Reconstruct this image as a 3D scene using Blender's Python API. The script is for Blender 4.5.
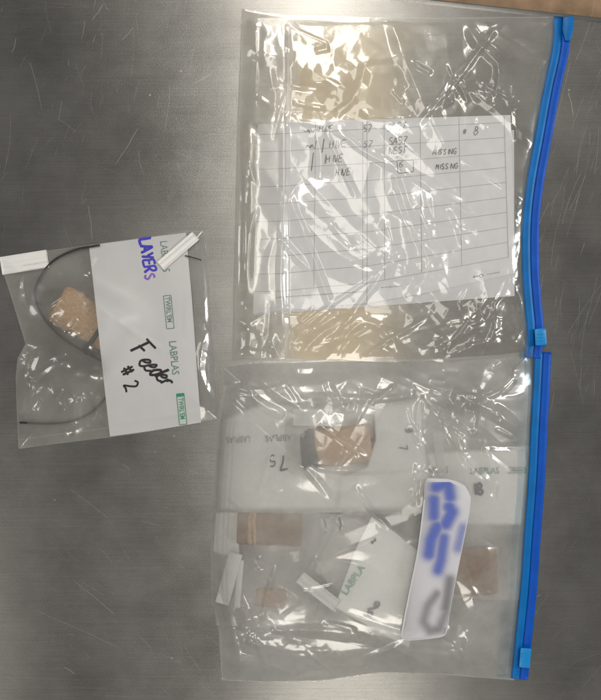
import bpy, bmesh, math, random
import numpy as np
random.seed(7)
for o in list(bpy.data.objects): bpy.data.objects.remove(o)
SC = bpy.context.scene
COL = SC.collection
S = 0.00078          # metres per photo pixel on the counter
CAMH = 620.0         # camera height, mm

# ------------------------------------------------------------------ camera
cam = bpy.data.cameras.new('camera'); co = bpy.data.objects.new('camera', cam); COL.objects.link(co)
co.location = (0, 0, CAMH/1000); co.rotation_euler = (0, 0, 0)
cam.sensor_fit = 'VERTICAL'; cam.sensor_height = 24
cam.lens = 24*(CAMH/1000)/(700*S); cam.clip_start = 0.02; cam.clip_end = 50
SC.camera = co
SC.render.resolution_x = 879; SC.render.resolution_y = 1024

# ------------------------------------------------------------------ world: a dim room
w = bpy.data.worlds.new('World'); SC.world = w; w.use_nodes = True
bg = w.node_tree.nodes['Background']
bg.inputs['Color'].default_value = (1.0, 0.98, 0.96, 1); bg.inputs['Strength'].default_value = 0.10

# ------------------------------------------------------------------ ceiling tubes, plus added glint and side fill lamps
def lamp(name, loc, sx, sy, power, col, target=None):
    l = bpy.data.lights.new(name, 'AREA'); l.shape = 'RECTANGLE'; l.size = sx; l.size_y = sy
    l.energy = power; l.color = col
    o = bpy.data.objects.new(name, l); COL.objects.link(o); o.location = loc
    if target is not None:
        from mathutils import Vector
        o.rotation_euler = (Vector(target)-Vector(loc)).to_track_quat('-Z', 'Y').to_euler()
    return o
WARM = (1.0, 0.945, 0.845)
lamp('ceiling_tube_lamp', (0.08, 1.75, 2.1), 0.34, 1.3, 18, WARM)
lamp('ceiling_tube_lamp', (0.12, -1.85, 2.1), 0.34, 1.3, 12, WARM)
lamp('ceiling_tube_lamp', (0.08, 0.34, 2.1), 0.36, 1.1, 5.5, WARM)
lamp('glint_helper_lamp', (-1.5, -1.7, 2.1), 0.35, 0.35, 5, WARM, (0, 0, 0))  # added helper light, gives the film wrinkles more highlights
lamp('glint_helper_lamp', (1.5, 2.6, 2.1), 0.35, 0.35, 5, WARM, (0, 0, 0))  # second added highlight light, from the opposite diagonal
lamp('side_fill_lamp', (-3.5, 0.6, 1.9), 0.4, 1.5, 12, (1, .975, .95), (0, 0, 0))  # added fill out of view, lifts diffuse surfaces and steep wrinkles
lamp('side_fill_lamp', (3.6, 0.4, 2.2), 0.5, 1.5, 58, (1, .975, .95), (0, 0, 0))  # added side fill, stronger because the lower bag's shadow falls left

SC.view_settings.view_transform = 'Standard'; SC.view_settings.look = 'None'
SC.view_settings.exposure = 0.22; SC.view_settings.gamma = 1
SC.render.engine = 'CYCLES'
SC.cycles.max_bounces = 24; SC.cycles.transparent_max_bounces = 40
SC.cycles.transmission_bounces = 16; SC.cycles.glossy_bounces = 6; SC.cycles.diffuse_bounces = 4

# ================================================================== helpers
def P(px, py, z=0.0):
    """photo pixel + height in mm -> world metres (numpy friendly)"""
    k = 1 - np.asarray(z, float)/CAMH
    X = (np.asarray(px, float)-300.5)*S*k
    Y = (350-np.asarray(py, float))*S*k
    return np.stack(np.broadcast_arrays(X, Y, np.asarray(z, float)/1000), -1)

def hsh(i, j, seed):
    v = np.sin(i*127.1+j*311.7+seed*74.7)*43758.5453
    return v-np.floor(v)
def vnoise(x, y, s, seed=0):
    x = np.asarray(x, float)/s; y = np.asarray(y, float)/s
    i = np.floor(x); j = np.floor(y); u = x-i; v = y-j
    u = u*u*(3-2*u); v = v*v*(3-2*v)
    a = hsh(i, j, seed); b = hsh(i+1, j, seed); c = hsh(i, j+1, seed); d = hsh(i+1, j+1, seed)
    return (a*(1-u)+b*u)*(1-v)+(c*(1-u)+d*u)*v-.5
def lowpoly(x, y, s, seed=0, warp=.55):
    """continuous piecewise-linear noise: the facets of crumpled film"""
    x = np.asarray(x, float); y = np.asarray(y, float)
    wx = vnoise(x, y, s*1.3, seed+11)*s*warp*2; wy = vnoise(x, y, s*1.3, seed+23)*s*warp*2
    x = (x+wx)/s; y = (y+wy)/s
    F = .36602540378; G = .2113248654
    t = (x+y)*F; i = np.floor(x+t); j = np.floor(y+t)
    g = (i+j)*G; u = x-(i-g); v = y-(j-g)
    up = u > v
    i1 = np.where(up, 1., 0.); j1 = np.where(up, 0., 1.)
    # barycentric in the skewed cell
    a = (x+t)-i; b = (y+t)-j
    l0 = 1-np.maximum(a, b); l2 = np.minimum(a, b); l1 = np.maximum(a, b)-l2
    return l0*hsh(i, j, seed)+l1*hsh(i+i1, j+j1, seed)+l2*hsh(i+1, j+1, seed)-.5
def pdist(px, py, pts, closed=False):
    """distance to a polyline (and arc position 0..1)"""
    px = np.asarray(px, float); py = np.asarray(py, float)
    pts = [tuple(p) for p in pts]
    if closed: pts = pts+[pts[0]]
    best = np.full(np.broadcast(px, py).shape, 1e9); tt = np.zeros_like(best)
    L = [math.hypot(b[0]-a[0], b[1]-a[1]) for a, b in zip(pts, pts[1:])]; T = sum(L) or 1; acc = 0
    for (a, b, l) in zip(pts, pts[1:], L):
        dx, dy = b[0]-a[0], b[1]-a[1]; q = max(l*l, 1e-9)
        t = np.clip(((px-a[0])*dx+(py-a[1])*dy)/q, 0, 1)
        d = np.hypot(px-a[0]-t*dx, py-a[1]-t*dy)
        m = d < best; best = np.where(m, d, best); tt = np.where(m, (acc+t*l)/T, tt); acc += l
    return best, tt
def crease(px, py, pts, h, wd, kind='sharp'):
    px = np.asarray(px, float); py = np.asarray(py, float); out = np.zeros(np.broadcast(px, py).shape)
    sp = smooth(pts, 4); a = np.array(sp); m_ = wd*1.6+4
    k = (px > a[:, 0].min()-m_) & (px < a[:, 0].max()+m_) & (py > a[:, 1].min()-m_) & (py < a[:, 1].max()+m_)
    if not k.any(): return out
    x, y = px[k], py[k]
    d, t = pdist(x, y, sp)
    d = np.abs(d+vnoise(x, y, 24, 5)*wd*.5)
    env = np.clip(np.minimum(t, 1-t)*6, 0, 1)**.7
    if kind == 'sharp': h = min(h, .30*wd); f = np.clip(1-d/wd, 0, 1)**1.08
    elif kind == 'steep': h = .44*wd; f = np.clip(1-d/wd, 0, 1)**1.08
    elif kind == 'raw': f = np.clip(1-d/wd, 0, 1)**1.08
    else: f = np.exp(-(d/wd)**2)
    out[k] = h*f*env*(.9+.6*vnoise(x, y, 30, 9))
    return out
def streaks(px, py, box, n, ang, spread, ln, seed, w0=2.2, w1=6.0):
    """a family of loose drawn-out creases"""
    rg = random.Random(seed); z = 0
    for _ in range(max(3, int(n*.7))):
        x = rg.uniform(box[0], box[2]); y = rg.uniform(box[1], box[3]); a = math.radians(rg.gauss(ang, spread)); l = ln*(.4+rg.expovariate(1.3)); b = rg.gauss(0, .15); wd = rg.uniform(w0, w1)
        c, s_ = math.cos(a), math.sin(a)
        pts = [(x+l*(t*c-b*t*t*s_), y+l*(t*s_+b*t*t*c)) for t in (-.5, -.2, .1, .5)]
        z = z+crease(px, py, pts, min(wd*.78*rg.uniform(.12, .5), 1.9)*rg.choice((1, 1, -1)), wd, 'raw')
    return z
def blob(px, py, x, y, rx, ry, a=0, p=2):
    c, s_ = math.cos(math.radians(a)), math.sin(math.radians(a))
    u = ((px-x)*c+(py-y)*s_)/rx; v = (-(px-x)*s_+(py-y)*c)/ry
    return np.exp(-(np.abs(u)**p+np.abs(v)**p))
def sstep(a, b, x):
    t = np.clip((np.asarray(x, float)-a)/(b-a), 0, 1); return t*t*(3-2*t)
def smooth(pts, n=6):
    """Catmull-Rom through the points"""
    pts = [np.array(p, float) for p in pts]
    if len(pts) < 3: return [tuple(p) for p in pts]
    q = [2*pts[0]-pts[1]]+pts+[2*pts[-1]-pts[-2]]; out = []
    for k in range(1, len(q)-2):
        a, b, c, d = q[k-1:k+3]
        for i in range(n):
            t = i/n
            out.append(tuple(.5*((2*b)+(-a+c)*t+(2*a-5*b+4*c-d)*t*t+(-a+3*b-3*c+d)*t**3)))
    out.append(tuple(pts[-1])); return out
def resample(pts, n):
    pts = np.array(pts, float); L = np.r_[0, np.cumsum(np.hypot(*np.diff(pts[:, :2], axis=0).T))]
    t = np.linspace(0, L[-1], n)
    return np.stack([np.interp(t, L, pts[:, k]) for k in range(pts.shape[1])], -1)

def mesh_obj(name, verts, faces, mat, parent=None, smooth_=True, mats=None, midx=None):
    me = bpy.data.meshes.new(name)
    v = np.array(verts, float).reshape(-1, 3)
    if parent is not None: v = v-np.array(parent_world(parent))
    me.from_pydata(v.tolist(), [], [list(map(int, f)) for f in faces])
    for m in (mats or [mat]): me.materials.append(m)
    if midx is not None: me.polygons.foreach_set('material_index', np.array(midx, np.int32))
    if smooth_: me.polygons.foreach_set('use_smooth', np.ones(len(me.polygons), bool))
    me.update()
    o = bpy.data.objects.new(name, me); COL.objects.link(o)
    if parent is not None: o.parent = parent
    return o
def parent_world(p):
    v = np.zeros(3)
    while p is not None: v = v+np.array(p.location); p = p.parent
    return v
def tag(o, label=None, cat=None, group=None, kind=None):
    if label: o['label'] = label
    if cat: o['category'] = cat
    if group: o['group'] = group
    if kind: o['kind'] = kind
    return o
def thing(name, px, py, label, cat, group=None):
    o = bpy.data.objects.new(name, None); COL.objects.link(o); o.empty_display_size = .01
    o.location = tuple(float(t) for t in P(px, py, 0)); return tag(o, label, cat, group)

class MB:
    def __init__(s): s.v = []; s.f = []; s.m = []; s.n = 0
    def add(s, verts, faces, mi=0):
        s.v.append(np.array(verts, float).reshape(-1, 3)); s.f += [[i+s.n for i in f] for f in faces]
        s.m += [mi]*len(faces); s.n += len(s.v[-1])
    def build(s, name, mat, parent=None, smooth_=True):
        ms = mat if isinstance(mat, list) else [mat]
        return mesh_obj(name, np.concatenate(s.v), s.f, None, parent, smooth_, ms, s.m)
def gridfaces(ny, nx, off=0):
    i = np.arange(ny-1)[:, None]*nx+np.arange(nx-1)[None, :]
    i = i.ravel()+off
    return np.stack([i, i+nx, i+nx+1, i+1], -1).tolist()
def coons(top, bottom, left, right, nx, ny):
    """top,bottom: left->right; left,right: top->bottom"""
    T = resample(top, nx)[None]; B = resample(bottom, nx)[None]
    L = resample(left, ny)[:, None]; R = resample(right, ny)[:, None]
    u = np.linspace(0, 1, nx)[None, :, None]; v = np.linspace(0, 1, ny)[:, None, None]
    g = (1-v)*T+v*B+(1-u)*L+u*R-((1-u)*(1-v)*T[:, :1]+u*(1-v)*T[:, -1:]+(1-u)*v*B[:, :1]+u*v*B[:, -1:])
    return g[..., 0], g[..., 1]
def sheet(mb, edges, nx, ny, H, mi=0):
    gx, gy = coons(*edges, nx, ny)
    z = H(gx, gy)*np.ones_like(gx)
    mb.add(P(gx, gy, z), gridfaces(ny, nx), mi)
def quad(a, b, c, d):      # TL TR BR BL -> edges
    return ([a, b], [d, c], [a, d], [b, c])
def ribbon(mb, pts, wd, H, dz, mi=0, taper=True, step=1.0):
    pts = np.array(pts, float)
    L = np.sum(np.hypot(*np.diff(pts, axis=0).T)); n = max(2, int(L/step)+1)
    p = resample(pts, n); t = np.gradient(p, axis=0); t /= np.maximum(np.hypot(t[:, 0], t[:, 1]), 1e-6)[:, None]
    nn = np.stack([-t[:, 1], t[:, 0]], -1)
    wv = np.full(n, wd/2.)
    if taper and n > 3: wv *= np.clip(np.minimum(np.arange(n), np.arange(n)[::-1])*.6+.45, 0, 1)
    a = p+nn*wv[:, None]; b = p-nn*wv[:, None]
    va = P(a[:, 0], a[:, 1], H(a[:, 0], a[:, 1])+dz); vb = P(b[:, 0], b[:, 1], H(b[:, 0], b[:, 1])+dz)
    mb.add(np.concatenate([va, vb]), [[i, i+1, n+i+1, n+i] for i in range(n-1)], mi)
def tube(mb, pts, r, mi=0, k=8):
    """pts: (px,py,zmm); r in mm"""
    p = np.array(pts, float); w3 = P(p[:, 0], p[:, 1], p[:, 2]); n = len(w3)
    t = np.gradient(w3, axis=0); t /= np.linalg.norm(t, axis=1)[:, None]
    up = np.array([0, 0, 1.]); s_ = np.cross(t, up); s_ /= np.maximum(np.linalg.norm(s_, axis=1), 1e-9)[:, None]; q = np.cross(s_, t)
    a = np.linspace(0, 2*np.pi, k, endpoint=False)
    rr = np.broadcast_to(np.asarray(r, float)/1000, (n,))
    v = w3[:, None]+rr[:, None, None]*(np.cos(a)[None, :, None]*s_[:, None]+np.sin(a)[None, :, None]*q[:, None])
    f = [[i*k+j, i*k+(j+1) % k, (i+1)*k+(j+1) % k, (i+1)*k+j] for i in range(n-1) for j in range(k)]
    f += [list(range(k))[::-1], [(n-1)*k+j for j in range(k)]]
    mb.add(v.reshape(-1, 3), f, mi)
def slab(mb, outline, z0, z1, r=.6, mi=0, H=None):
    """rounded slab over a px outline, z in mm; H lifts it"""
    o = np.array(outline, float); c = o.mean(0); n = len(o)
    def ring(ins, z):
        d = o-c; l = np.hypot(d[:, 0], d[:, 1])[:, None]; q = o-d/l*ins/(S*1000)
        zz = z+(H(q[:, 0], q[:, 1]) if H else 0)
        return P(q[:, 0], q[:, 1], zz*np.ones(n))
    rs = [ring(0, z0), ring(0, z1-r), ring(.3*r, z1-.3*r), ring(r, z1)]
    f = [[k*n+i, k*n+(i+1) % n, (k+1)*n+(i+1) % n, (k+1)*n+i] for k in range(3) for i in range(n)]
    f += [list(range(n))[::-1], [3*n+i for i in range(n)]]
    mb.add(np.concatenate(rs), f, mi)
def rrect(x0, y0, x1, y1, r, a=0, n=5):
    cx, cy = (x0+x1)/2, (y0+y1)/2; out = []
    for (qx, qy, s0) in ((x1-r, y1-r, 0), (x0+r, y1-r, 90), (x0+r, y0+r, 180), (x1-r, y0+r, 270)):
        for k in range(n+1):
            t = math.radians(s0+90*k/n); out.append((qx+r*math.cos(t), qy+r*math.sin(t)))
    c, s_ = math.cos(math.radians(a)), math.sin(math.radians(a))
    return [(cx+(x-cx)*c-(y-cy)*s_, cy+(x-cx)*s_+(y-cy)*c) for x, y in out]
def log(mb, p0, p1, ry, rz, zc, rough=.06, seed=1, mi=0, pw=2.6, nb=40, na=28):
    """block or plug lying down: axis p0->p1 (px), half width ry px, half height rz mm"""
    p0 = np.array(p0, float); p1 = np.array(p1, float); L = np.hypot(*(p1-p0)); d = (p1-p0)/L; nrm = np.array([-d[1], d[0]])
    e = 3.0/L
    ts = np.r_[0, 0, e*.4, e, np.linspace(e*2, 1-2*e, nb), 1-e, 1-e*.4, 1, 1]
    sc = np.r_[0, .86, .95, 1, np.ones(nb), 1, .95, .86, 0]
    a = np.linspace(0, 2*np.pi, na, endpoint=False)
    cx = np.sign(np.cos(a))*np.abs(np.cos(a))**(2/pw); cz = np.sign(np.sin(a))*np.abs(np.sin(a))**(2/pw)
    V = []
    for t, s_ in zip(ts, sc):
        k = s_*(1+rough*vnoise(a*14, t*60, 9, seed)*2)
        pos = p0+(p1-p0)*t
        xx = pos[0]+nrm[0]*ry*cx*k; yy = pos[1]+nrm[1]*ry*cx*k; zz = zc+rz*cz*k
        V.append(P(xx, yy, zz))
    n = len(ts)
    f = [[i*na+j, i*na+(j+1) % na, (i+1)*na+(j+1) % na, (i+1)*na+j] for i in range(n-1) for j in range(na)]
    mb.add(np.concatenate(V), f, mi)

# -------- lettering
GL = {  # hand strokes on a 4 x 6 box, y up
 'A': [[(0, 0), (1, 3), (2, 6), (3, 3), (4, 0)], [(.8, 2.2), (3.3, 2.3)]],
 'E': [[(3.6, 6), (.4, 5.9), (.3, 3), (.3, .1), (3.7, 0)], [(.3, 3.1), (3, 3.2)]],
 'F': [[(.6, 6.2), (.5, 3), (.2, 0)], [(-.8, 6), (1.5, 6.2), (3.9, 5.9)], [(-.5, 3.1), (2.8, 3.3)]],
 'G': [[(3.6, 5.2), (2, 6), (.3, 4.2), (.4, 1.4), (2, 0), (3.6, 1.2), (3.5, 2.8)], [(2, 2.8), (4.2, 2.8)]],
 'H': [[(.3, 6), (.2, 0)], [(3.6, 6), (3.5, 0)], [(.2, 3), (3.6, 3.2)]],
 'I': [[(2, 6), (1.9, 0)]],
 'L': [[(.4, 6), (.3, 3), (.3, .2), (2, .1), (3.6, .2)]],
 'M': [[(0, 0), (.4, 6), (2, 2), (3.6, 6), (4, 0)]],
 'N': [[(.2, 0), (.3, 6), (3.5, 0), (3.7, 6)]],
 'R': [[(.3, 0), (.4, 6)], [(.2, 5.8), (2.8, 6), (3.4, 4.4), (2, 3), (.4, 2.9)], [(1.6, 3), (3.7, 0)]],
 'S': [[(3.6, 5.2), (2, 6), (.5, 4.8), (2, 3.1), (3.5, 1.6), (2, 0), (.2, .8)]],
 'T': [[(0, 6), (2, 6), (4, 6.1)], [(2, 6), (1.9, 0)]],
 'V': [[(.2, 6), (1.9, 0), (3.8, 6)]],
 'X': [[(.2, 6), (3.7, 0)], [(3.7, 6), (.2, 0)]],
 'Y': [[(.2, 6), (2, 3.1), (3.8, 6)], [(2.4, 3.6), (1.4, 0)]],
 'e': [[(.4, 2), (2, 2.4), (3, 3.2), (1.8, 4.1), (.5, 2.6), (.6, .8), (2, 0), (3.7, 1)]],
 'd': [[(3, 3.3), (1.6, 3.7), (.4, 2), (1.4, .1), (2.7, 1.3), (3.3, 6.3)], [(3.3, 6.3), (3, 2), (3.7, .2)]],
 'r': [[(.6, 3.5), (.8, 1.8), (.7, 0)], [(.8, 2), (1.9, 3.4), (3.2, 3.2)]],
 '#': [[(1.2, 6), (.6, 0)], [(3, 6), (2.4, 0)], [(-.3, 4.1), (4, 4.3)], [(-.5, 1.9), (3.8, 2.1)]],
 '1': [[(2, 6), (1.9, 0)]], '/': [[(3, 6.6), (1, -.6)]], '|': [[(2, 7.5), (1.8, -1.6)]],
 '2': [[(.3, 4.8), (1.6, 6), (3.2, 4.8), (2.2, 2.6), (.3, .2), (2, .4), (4, .1)]],
 '5': [[(3.4, 6), (.7, 5.9), (.6, 3.4), (2.4, 3.6), (3.4, 1.9), (2, 0), (.3, .6)]],
 '7': [[(.2, 5.9), (2, 5.9), (3.8, 6), (2.6, 3), (1.6, 0)]],
 '8': [[(2, 3.1), (.6, 4.6), (2, 6), (3.4, 4.7), (2, 3.1), (.3, 1.5), (2, 0), (3.7, 1.5), (2, 3.1)]],
 '9': [[(3.4, 4.6), (2, 6), (.4, 4.6), (1.8, 3), (3.4, 4.6), (3.2, 2), (2.4, 0)]],
 ' ': [], '~': [[(0, 1.5), (1, 2.8), (2, 1.2), (3, 2.6), (4, 1.6)]],
 'w': [[(0, 3.2), (1, .4), (2, 2.8), (3, .4), (4, 3)]], 'i': [[(2, 3.4), (2, .2)]], 'm': [[(0, 0), (.4, 3.2), (1.8, .6), (2.4, 3.2), (4, 0)]],
}
def hand(mb, txt, x, y, ang, size, wd, H, dz, gap=1.25, jit=.25, seed=3, slant=0, mi=0):
    rg = random.Random(seed); c, s_ = math.cos(math.radians(ang)), math.sin(math.radians(ang)); u = size/6; cx = 0
    for ch in txt:
        for st in GL[ch]:
            pts = []
            for (a, b) in st:
                a = cx+(a+rg.uniform(-jit, jit))*u*.85; b = (b+rg.uniform(-jit, jit))*u; a += b*slant
                pts.append((x+a*c+b*s_, y+a*s_-b*c))
            ribbon(mb, smooth(pts, 6), wd*rg.uniform(.85, 1.15), H, dz, mi, step=.6)
        cx += (2.4 if ch in 'I1i|/' else 4)*u*.85*gap+rg.uniform(-.3, .3)*u
def ptext(name, txt, x, y, ang, size, H, dz, mat, parent, bold=0.0, xs=1.0):
    cu = bpy.data.curves.new('lettering', 'FONT'); cu.body = txt; cu.size = size; cu.offset = bold; cu.resolution_u = 3
    o = bpy.data.objects.new('lettering', cu); COL.objects.link(o)
    dg = bpy.context.evaluated_depsgraph_get(); me = o.evaluated_get(dg).to_mesh()
    v = np.array([list(q.co) for q in me.vertices]); f = [list(p.vertices) for p in me.polygons]
    o.evaluated_get(dg).to_mesh_clear(); bpy.data.objects.remove(o); bpy.data.curves.remove(cu)
    c, s_ = math.cos(math.radians(ang)), math.sin(math.radians(ang))
    a, b = v[:, 0]*xs, v[:, 1]; px = x+a*c+b*s_; py = y+a*s_-b*c
    return mesh_obj(name, P(px, py, H(px, py)+dz), f, mat, parent, False)

# ================================================================== materials
def newmat(name):
    m = bpy.data.materials.new(name); m.use_nodes = True; nt = m.node_tree; nt.nodes.clear()
    out = nt.nodes.new('ShaderNodeOutputMaterial'); return m, nt, out
def N(nt, t, **kw):
    n = nt.nodes.new('ShaderNode'+t)
    for k, v in kw.items():
        if hasattr(n, k) and k not in n.inputs: setattr(n, k, v)
        else: n.inputs[k].default_value = v
    return n
def objcoord(nt, scale=(1, 1, 1), rot=(0, 0, 0)):
    g = N(nt, 'NewGeometry'); mp = N(nt, 'Mapping'); mp.inputs['Scale'].default_value = scale; mp.inputs['Rotation'].default_value = rot
    nt.links.new(g.outputs['Position'], mp.inputs['Vector']); return mp
def ramp(nt, src, stops):
    r = N(nt, 'ValToRGB'); el = r.color_ramp.elements
    while len(el) < len(stops): el.new(.5)
    for e, (p, c) in zip(el, stops): e.position = p; e.color = (*c, 1) if len(c) == 3 else c
    nt.links.new(src, r.inputs['Fac']); return r
def plain(name, col, rough=.5, var=.12, scale=300, metallic=0, bump=.0, spec=.5, transl=0.):
    m, nt, out = newmat(name); b = N(nt, 'BsdfPrincipled'); b.inputs['Roughness'].default_value = rough; b.inputs['Metallic'].default_value = metallic
    b.inputs['Specular IOR Level'].default_value = spec
    mp = objcoord(nt); no = N(nt, 'TexNoise'); no.inputs['Scale'].default_value = scale; no.inputs['Detail'].default_value = 5
    nt.links.new(mp.outputs[0], no.inputs['Vector'])
    c = np.array(col); r = ramp(nt, no.outputs['Fac'], [(.3, tuple(np.clip(c*(1-var), 0, 1))), (.7, tuple(np.clip(c*(1+var), 0, 1)))])
    nt.links.new(r.outputs[0], b.inputs['Base Color'])
    if bump:
        bp = N(nt, 'Bump'); bp.inputs['Strength'].default_value = bump; bp.inputs['Distance'].default_value = .0006
        nt.links.new(no.outputs['Fac'], bp.inputs['Height']); nt.links.new(bp.outputs[0], b.inputs['Normal'])
    sh = b.outputs[0]
    if transl:
        t = N(nt, 'BsdfTransparent'); mx = N(nt, 'MixShader'); mx.inputs[0].default_value = transl
        nt.links.new(sh, mx.inputs[1]); nt.links.new(t.outputs[0], mx.inputs[2]); sh = mx.outputs[0]
    nt.links.new(sh, out.inputs['Surface']); return m
def fader(m):
    """let the point attribute 'ink' thin the sheet out"""
    nt = m.node_tree; out = [n for n in nt.nodes if n.type == 'OUTPUT_MATERIAL'][0]; src = out.inputs['Surface'].links[0].from_socket
    at = N(nt, 'Attribute'); at.attribute_name = 'ink'; tr = N(nt, 'BsdfTransparent'); mx = N(nt, 'MixShader')
    nt.links.new(at.outputs['Fac'], mx.inputs[0]); nt.links.new(tr.outputs[0], mx.inputs[1]); nt.links.new(src, mx.inputs[2]); nt.links.new(mx.outputs[0], out.inputs['Surface']); return m
def setink(o, a):
    at = o.data.attributes.new('ink', 'FLOAT', 'POINT'); at.data.foreach_set('value', np.asarray(a, np.float32).ravel()); return o
def film(name, haze=.08, tint=(.97, .95, .91), rough=.1, gl=2.6, hazecol=(.82, .81, .78), bump=.35, bscale=140, hvar=.5, soft=.5):
    """thin clear polythene: clear sheet + surface gloss (both faces) + a little milky scatter"""
    m, nt, out = newmat(name)
    tr = N(nt, 'BsdfTransparent'); tr.inputs['Color'].default_value = (*tint, 1)
    df = N(nt, 'BsdfDiffuse'); df.inputs['Color'].default_value = (*hazecol, 1)
    tl = N(nt, 'BsdfTranslucent'); tl.inputs['Color'].default_value = (*hazecol, 1)
    gs = N(nt, 'BsdfGlossy'); gs.inputs['Roughness'].default_value = rough
    g2 = N(nt, 'BsdfGlossy'); g2.inputs['Roughness'].default_value = rough+.2; gm = N(nt, 'MixShader'); gm.inputs[0].default_value = soft
    nt.links.new(gs.outputs[0], gm.inputs[1]); nt.links.new(g2.outputs[0], gm.inputs[2])
    mp = objcoord(nt, (1, 1, .3)); no = N(nt, 'TexNoise'); no.inputs['Scale'].default_value = bscale; no.inputs['Detail'].default_value = 3; no.inputs['Distortion'].default_value = .6
    nt.links.new(mp.outputs[0], no.inputs['Vector'])
    bp = N(nt, 'Bump'); bp.inputs['Strength'].default_value = bump; bp.inputs['Distance'].default_value = .0012
    nt.links.new(no.outputs['Fac'], bp.inputs['Height'])
    nt.links.new(bp.outputs[0], gs.inputs['Normal']); nt.links.new(bp.outputs[0], g2.inputs['Normal'])
    ge = N(nt, 'NewGeometry'); dt = N(nt, 'VectorMath', operation='DOT_PRODUCT'); nt.links.new(bp.outputs[0], dt.inputs[0]); nt.links.new(ge.outputs['Incoming'], dt.inputs[1])
    ab = N(nt, 'Math', operation='ABSOLUTE'); nt.links.new(dt.outputs['Value'], ab.inputs[0])
    om = N(nt, 'Math', operation='SUBTRACT'); om.use_clamp = True; om.inputs[0].default_value = 1; nt.links.new(ab.outputs[0], om.inputs[1])
    pw = N(nt, 'Math', operation='POWER'); pw.inputs[1].default_value = 5; nt.links.new(om.outputs[0], pw.inputs[0])
    mu = N(nt, 'Math', operation='MULTIPLY_ADD'); mu.use_clamp = True; mu.inputs[1].default_value = .9; mu.inputs[2].default_value = .04*gl; nt.links.new(pw.outputs[0], mu.inputs[0])
    n2 = N(nt, 'TexNoise'); n2.inputs['Scale'].default_value = 28; n2.inputs['Detail'].default_value = 6; nt.links.new(mp.outputs[0], n2.inputs['Vector'])
    mr = N(nt, 'MapRange'); mr.inputs[1].default_value = .3; mr.inputs[2].default_value = .7; mr.inputs[3].default_value = haze*(1-hvar); mr.inputs[4].default_value = haze*(1+hvar)
    nt.links.new(n2.outputs['Fac'], mr.inputs[0])
    m1 = N(nt, 'MixShader'); m1.inputs[0].default_value = .5; nt.links.new(df.outputs[0], m1.inputs[1]); nt.links.new(tl.outputs[0], m1.inputs[2])
    m2 = N(nt, 'MixShader'); nt.links.new(mr.outputs[0], m2.inputs[0]); nt.links.new(tr.outputs[0], m2.inputs[1]); nt.links.new(m1.outputs[0], m2.inputs[2])
    m3 = N(nt, 'MixShader'); nt.links.new(mu.outputs[0], m3.inputs[0]); nt.links.new(m2.outputs[0], m3.inputs[1]); nt.links.new(gm.outputs[0], m3.inputs[2])
    nt.links.new(m3.outputs[0], out.inputs['Surface']); return m

def steel_mat():
    m, nt, out = newmat('brushed_steel'); b = N(nt, 'BsdfPrincipled'); b.inputs['Metallic'].default_value = .88
    mp = objcoord(nt, (14, 900, 1), (0, 0, math.radians(5))); n1 = N(nt, 'TexNoise'); n1.inputs['Scale'].default_value = 1; n1.inputs['Detail'].default_value = 4
    nt.links.new(mp.outputs[0], n1.inputs['Vector'])
    mq = objcoord(nt); n2 = N(nt, 'TexNoise'); n2.inputs['Scale'].default_value = 9; n2.inputs['Detail'].default_value = 7; n2.inputs['Roughness'].default_value = .65
    nt.links.new(mq.outputs[0], n2.inputs['Vector'])
    n3 = N(nt, 'TexNoise'); n3.inputs['Scale'].default_value = 1100; n3.inputs['Detail'].default_value = 3; nt.links.new(mq.outputs[0], n3.inputs['Vector'])
    cg = N(nt, 'Math', operation='MULTIPLY_ADD'); cg.inputs[1].default_value = .26; nt.links.new(n1.outputs['Fac'], cg.inputs[0]); c3 = N(nt, 'Math', operation='MULTIPLY_ADD'); c3.inputs[1].default_value = .45; nt.links.new(n3.outputs['Fac'], c3.inputs[0]); nt.links.new(n2.outputs['Fac'], c3.inputs[2]); nt.links.new(c3.outputs[0], cg.inputs[2])
    r = ramp(nt, cg.outputs[0], [(.58, (.20, .197, .189)), (1.13, (.355, .35, .338))]); nt.links.new(r.outputs[0], b.inputs['Base Color'])
    mr = N(nt, 'MapRange'); mr.inputs[1].default_value = .25; mr.inputs[2].default_value = .75; mr.inputs[3].default_value = .30; mr.inputs[4].default_value = .37
    nt.links.new(n2.outputs['Fac'], mr.inputs[0]); nt.links.new(mr.outputs[0], b.inputs['Roughness'])
    ad = N(nt, 'Math', operation='ADD'); nt.links.new(n1.outputs['Fac'], ad.inputs[0]); nt.links.new(n3.outputs['Fac'], ad.inputs[1])
    bp = N(nt, 'Bump'); bp.inputs['Strength'].default_value = .2; bp.inputs['Distance'].default_value = .00025
    nt.links.new(ad.outputs[0], bp.inputs['Height']); nt.links.new(bp.outputs[0], b.inputs['Normal'])
    tg = N(nt, 'CombineXYZ'); tg.inputs[1].default_value = 1; tg.inputs[0].default_value = .08; nt.links.new(tg.outputs[0], b.inputs['Tangent']); b.inputs['Anisotropic'].default_value = .7
    nt.links.new(b.outputs[0], out.inputs['Surface']); return m

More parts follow.
